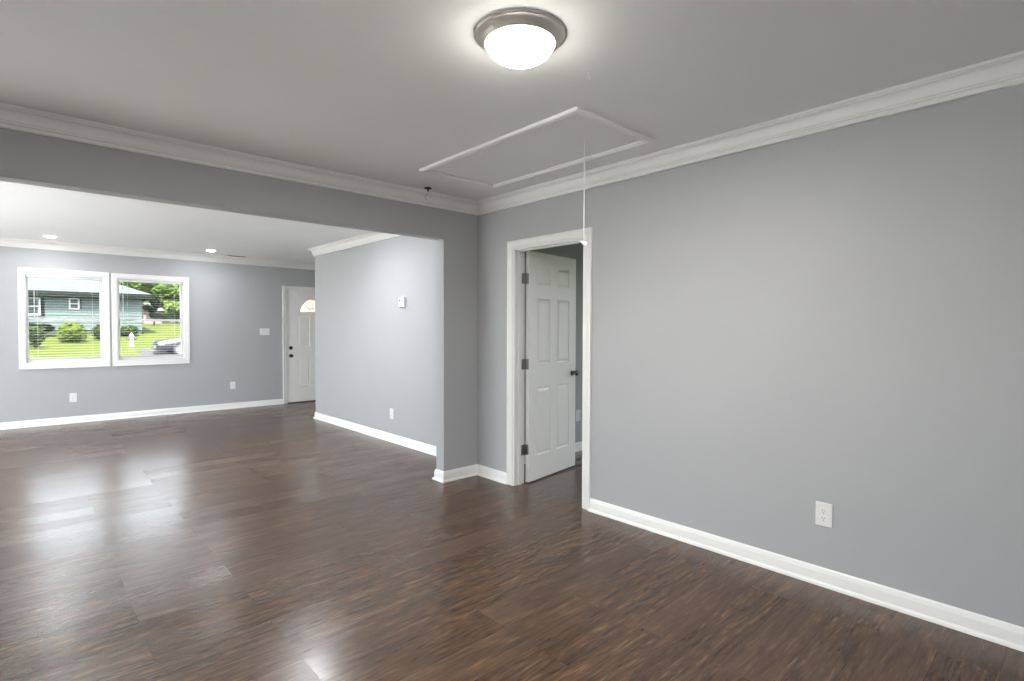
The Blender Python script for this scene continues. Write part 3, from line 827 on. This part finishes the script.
gA, gB, gC = leaf_mat('bush_leaves', (0.0377, 0.0558, 0.0083)), leaf_mat('shrub_leaves', (0.0174, 0.0287, 0.0079)), leaf_mat('tree_leaves', (0.0324, 0.0600, 0.0120))
gD = leaf_mat('pale_tree_leaves', (0.0530, 0.0812, 0.0194)); gE = leaf_mat('dark_tree_leaves', (0.0041, 0.0073, 0.0034))
plant('round_bush', (2.02, 35.5, gz(35.5)), [((0, 0, .62), (.53, .50, .46)), ((-.12, .05, .36), (.48, .46, .30)), ((.18, 0, .40), (.38, .40, .30))], gA,
      [((0, 0, -.05), (0, 0, .3), .05), ((.2, .05, -.05), (.25, 0, .3), .03)], 'large round clipped bush on the lawn before the house', 'bush', 'bushes by the house', seed=2)
plant('tiered_shrub', (.55, 33, gz(33)), [((0, 0, .88), (.30, .30, .13)), ((-.05, 0, .66), (.38, .36, .14)), ((.05, 0, .43), (.29, .28, .13)), ((0, 0, .22), (.17, .17, .10))], gB,
      [((0, 0, -.05), (0, 0, .85), .04)], 'tiered shrub on the lawn left of the round bush', 'shrub', 'bushes by the house', .07, 260, 3)
plant('round_bush', (3.2, 36.3, gz(36.3)), [((0, 0, .45), (.34, .34, .36)), ((.1, .1, .28), (.28, .28, .24))], gB,
      [((0, 0, -.05), (0, 0, .3), .03)], 'dark bush partly cut off by the window frame', 'bush', 'bushes by the house', seed=4)
plant('round_bush', (4.65, 37.3, gz(37.3)), [((0, 0, .34), (.42, .4, .28)), ((-.2, .1, .24), (.3, .3, .2))], gB,
      [((0, 0, -.05), (0, 0, .25), .03)], 'low bush at the corner of the house', 'bush', 'bushes by the house', seed=5)
plant('low_shrub', (.35, 37.3, gz(37.3)), [((0, 0, .50), (.45, .3, .22)), ((.65, 0, .46), (.40, .3, .2))], gE,
      [((0, 0, -.05), (0, 0, .4), .03), ((.65, 0, -.05), (.65, 0, .4), .03)], 'dark low shrub against the house wall under its larger window', 'shrub', 'bushes by the house', .08, 260, 6)

def tree(loc, hgt, spread, mat, label, seed, n=9, ls=.22, dens=330, low=.35):
    rnd = random.Random(seed)
    lumps = []
    for i in range(n):
        a = rnd.uniform(0, 6.28); rr = rnd.uniform(.15, .75) * spread; zz = hgt * rnd.uniform(low, .85)
        s = rnd.uniform(.32, .52) * spread
        lumps.append(((rr * math.cos(a), rr * math.sin(a), zz), (s, s, s * .75)))
    lumps.append(((0, 0, hgt - spread * .3), (spread * .55, spread * .55, spread * .35)))
    st = [((0, 0, -.3), (0, 0, hgt * .7), .16 * hgt / 6)] + [((0, 0, hgt * .35), (l[0][0] * .8, l[0][1] * .8, l[0][2]), .05 * hgt / 6) for l in lumps[:4]]
    return plant('tree', loc, lumps, mat, st, label, 'tree', 'trees behind the house', ls, dens, seed)
tree((7.6, 55, gz(55)), 6.6, 2.6, gC, 'leafy green tree rising beyond the end of the house roof', 11, 14, low=.45)
tree((12.9, 69, gz(69)), 6.4, 3.0, gD, 'pale green tree above the parked car', 12, 16, low=.2)
tree((3.0, 58, gz(58)), 6.7, 2.2, gD, 'pale tree crown showing over the house roof', 13)
tree((12.8, 84, gz(84)), 9.5, 6.0, gC, 'tall broad green tree filling the view behind the pale one', 14, 26, low=.08)
tree((7.5, 48, gz(48)), 2.2, .7, gE, 'dark small tree beside the corner of the house', 15, 8, .12, 260, .15)
tree((12.2, 61, gz(61)), 1.8, .9, gE, 'dark low tree beyond the lawn behind the car', 16, 8, .14, 260, .15)
# distant pale bungalow between the trees
fh = empty('house', (9.75, 63, gz(63))); tag(fh, 'small pale outbuilding far off between the trees', 'house')
bm = new(); box(bm, -.75, .75, 0, 3, -.3, 1.35); put('wall', bm, noise_mat('pale_wall', (0.1412, 0.1192, 0.1142), .8, 2, .06), fh)
bm = new()
vs = [bm.verts.new(c) for c in ((-.95, -.3, 1.32), (.95, -.3, 1.32), (.95, 3.3, 1.32), (-.95, 3.3, 1.32), (-.4, 1.5, 2.1), (.4, 1.5, 2.1))]
for f in ((0, 1, 5, 4), (1, 2, 5), (2, 3, 4, 5), (3, 0, 4), (0, 3, 2, 1)): bm.faces.new([vs[i] for i in f])
put('roof', bm, noise_mat('pale_roof', (0.1175, 0.1199, 0.1224), .85, 3, .08), fh)
for xx in (-.55, .12):
    bm = new(); box(bm, xx, xx + .42, -.04, .02, .35, 1.0, .01, 1); put('window', bm, M['black'], fh)

ph = empty('house', (18.5, 46, gz(46))); tag(ph, 'peach-coloured house added beyond the entry door to tint its fan light', 'house')  # invented house, gives the fan light a dimmer pinkish view
bm = new(); box(bm, -4, 4, 0, 7, -.5, 5.2); put('wall', bm, noise_mat('peach_wall', (0.1710, 0.1116, 0.0864), .8, 2, .06), ph)
bm = new()
vs = [bm.verts.new(c) for c in ((-4.5, -.5, 5.15), (4.5, -.5, 5.15), (4.5, 7.5, 5.15), (-4.5, 7.5, 5.15), (-1.5, 3.5, 7.0), (1.5, 3.5, 7.0))]
for f in ((0, 1, 5, 4), (1, 2, 5), (2, 3, 4, 5), (3, 0, 4), (0, 3, 2, 1)): bm.faces.new([vs[i] for i in f])
put('roof', bm, roofm, ph)
for xx in (-2.6, 1.6):
    bm = new(); box(bm, xx, xx + 1.0, -.05, .02, 2.4, 3.9, .01, 1); put('window', bm, M['dimmed_white'], ph)
# hydrant on the lawn
hy = empty('fire_hydrant', (4.22, 33.2, gz(33.2) - .01)); tag(hy, 'small white hydrant-like post standing on the lawn', 'hydrant')
bm = lathe(new(), [(0, 0), (.12, 0), (.12, .05), (.085, .06), (.085, .48), (.115, .50), (.115, .54), (.085, .58), (.06, .66), (.03, .68), (.03, .73), (0, .735)], 20)
put('body', bm, M['dimmed_white'], hy, smooth=35)
for s in (-1, 1):
    bm = lathe(new(), [(0, .09), (.055, .09), (.055, .14), (.07, .14), (.07, .19), (.02, .20), (.02, .22), (0, .22)], 14, Matrix.Translation((0, 0, .42)) @ Matrix.Rotation(R(90 * s), 4, 'Y'))
    put('nozzle_cap', bm, M['black'], hy, smooth=35)

# parked car (nose to the left)
car = empty('car', (7.0, 29.9, gz(29.9) - .01)); tag(car, 'dark parked saloon car with silver wheels beyond the window', 'car')
body_m = noise_mat('dark_car_paint', (.012, .014, .02), .22, 10, .05, spec=.8)
car_glass = noise_mat('tinted_car_glass', (.05, .06, .075), .06, 5, .05, spec=.9)
chrome = noise_mat('bright_alloy', (.30, .305, .31), .4, 20, .05, metal=1.0)
tyre = noise_mat('tyre_rubber', (.02, .02, .02), .8, 30, .1)
def loft(bm, sections, mi=0):
    """sections: list of (x, [(y,z)...]) all the same length"""
    rings = [[bm.verts.new((x, y, z)) for y, z in s] for x, s in sections]
    n = len(rings[0])
    for p, q_ in zip(rings, rings[1:]):
        for i in range(n): bm.faces.new((p[i], p[(i + 1) % n], q_[(i + 1) % n], q_[i]))
    bm.faces.new(rings[0]); bm.faces.new(rings[-1])
    return bm
def sec(w, z0, z1, sh):
    return [(-w * .86, z0), (w * .86, z0), (w, z0 + .12), (w, z1 - sh * 1.6), (w * .97, z1 - sh * .5), (w * .84, z1), (0, z1 + .02), (-w * .84, z1), (-w * .97, z1 - sh * .5), (-w, z1 - sh * 1.6), (-w, z0 + .12)]
S = [(-2.36, sec(.62, .34, .58, .05)), (-2.28, sec(.76, .22, .66, .07)), (-2.05, sec(.86, .18, .72, .08)), (-1.5, sec(.89, .18, .82, .10)), (-.85, sec(.90, .18, .92, .10)),
     (0, sec(.90, .18, .95, .10)), (1.0, sec(.90, .18, .96, .10)), (1.7, sec(.89, .18, .98, .10)), (2.1, sec(.85, .22, .95, .09)), (2.3, sec(.74, .30, .84, .07))]
bm = loft(new(), S); b_ = put('body', bm, body_m, car, smooth=50)
ms = b_.modifiers.new('sub', 'SUBSURF'); ms.levels = 1; ms.render_levels = 1
def csec(w, z0, z1, tw): return [(-w, z0), (w, z0), (tw, z1 - .06), (tw * .8, z1), (-tw * .8, z1), (-tw, z1 - .06)]
bm = loft(new(), [(-.95, csec(.80, .88, .97, .78)), (-.10, csec(.83, .88, 1.40, .62)), (.55, csec(.83, .88, 1.45, .62)), (1.25, csec(.82, .90, 1.38, .60)), (1.95, csec(.78, .92, 1.02, .70))])
put('cabin_glass', bm, car_glass, car, smooth=40)
bm = loft(new(), [(-.22, csec(.60, 1.36, 1.44, .56)), (.5, csec(.63, 1.39, 1.475, .58)), (1.25, csec(.60, 1.34, 1.42, .55))]); put('roof', bm, body_m, car, smooth=40)
for xx in (-1.42, 1.36):
    for s in (-1, 1):
        Mx = Matrix.Translation((xx, s * .80, .325)) @ Matrix.Rotation(R(90), 4, 'X')
        bm = lathe(new(), [(.20, -.11), (.30, -.11), (.325, -.08), (.325, .08), (.30, .11), (.20, .11)], 28, Mx, True, True)
        w_ = put('wheel', bm, tyre, car, smooth=40)
        bm = lathe(new(), [(.215, 0), (.215, s * -.115 * -1 * -1), (.17, -s * .108), (.05, -s * .118), (0, -s * .12)], 24, Mx)
        put('hubcap', bm, chrome, w_, smooth=40)
for s in (-1, 1):
    bm = new(); box(bm, -2.27, -2.02, s * .70 - .13, s * .70 + .13, .53, .64, .03, 2); put('headlight', bm, M['plate'], car, smooth=40)
bm = new(); box(bm, -2.39, -2.33, -.42, .42, .36, .48, .01, 1); put('grille', bm, chrome, car)
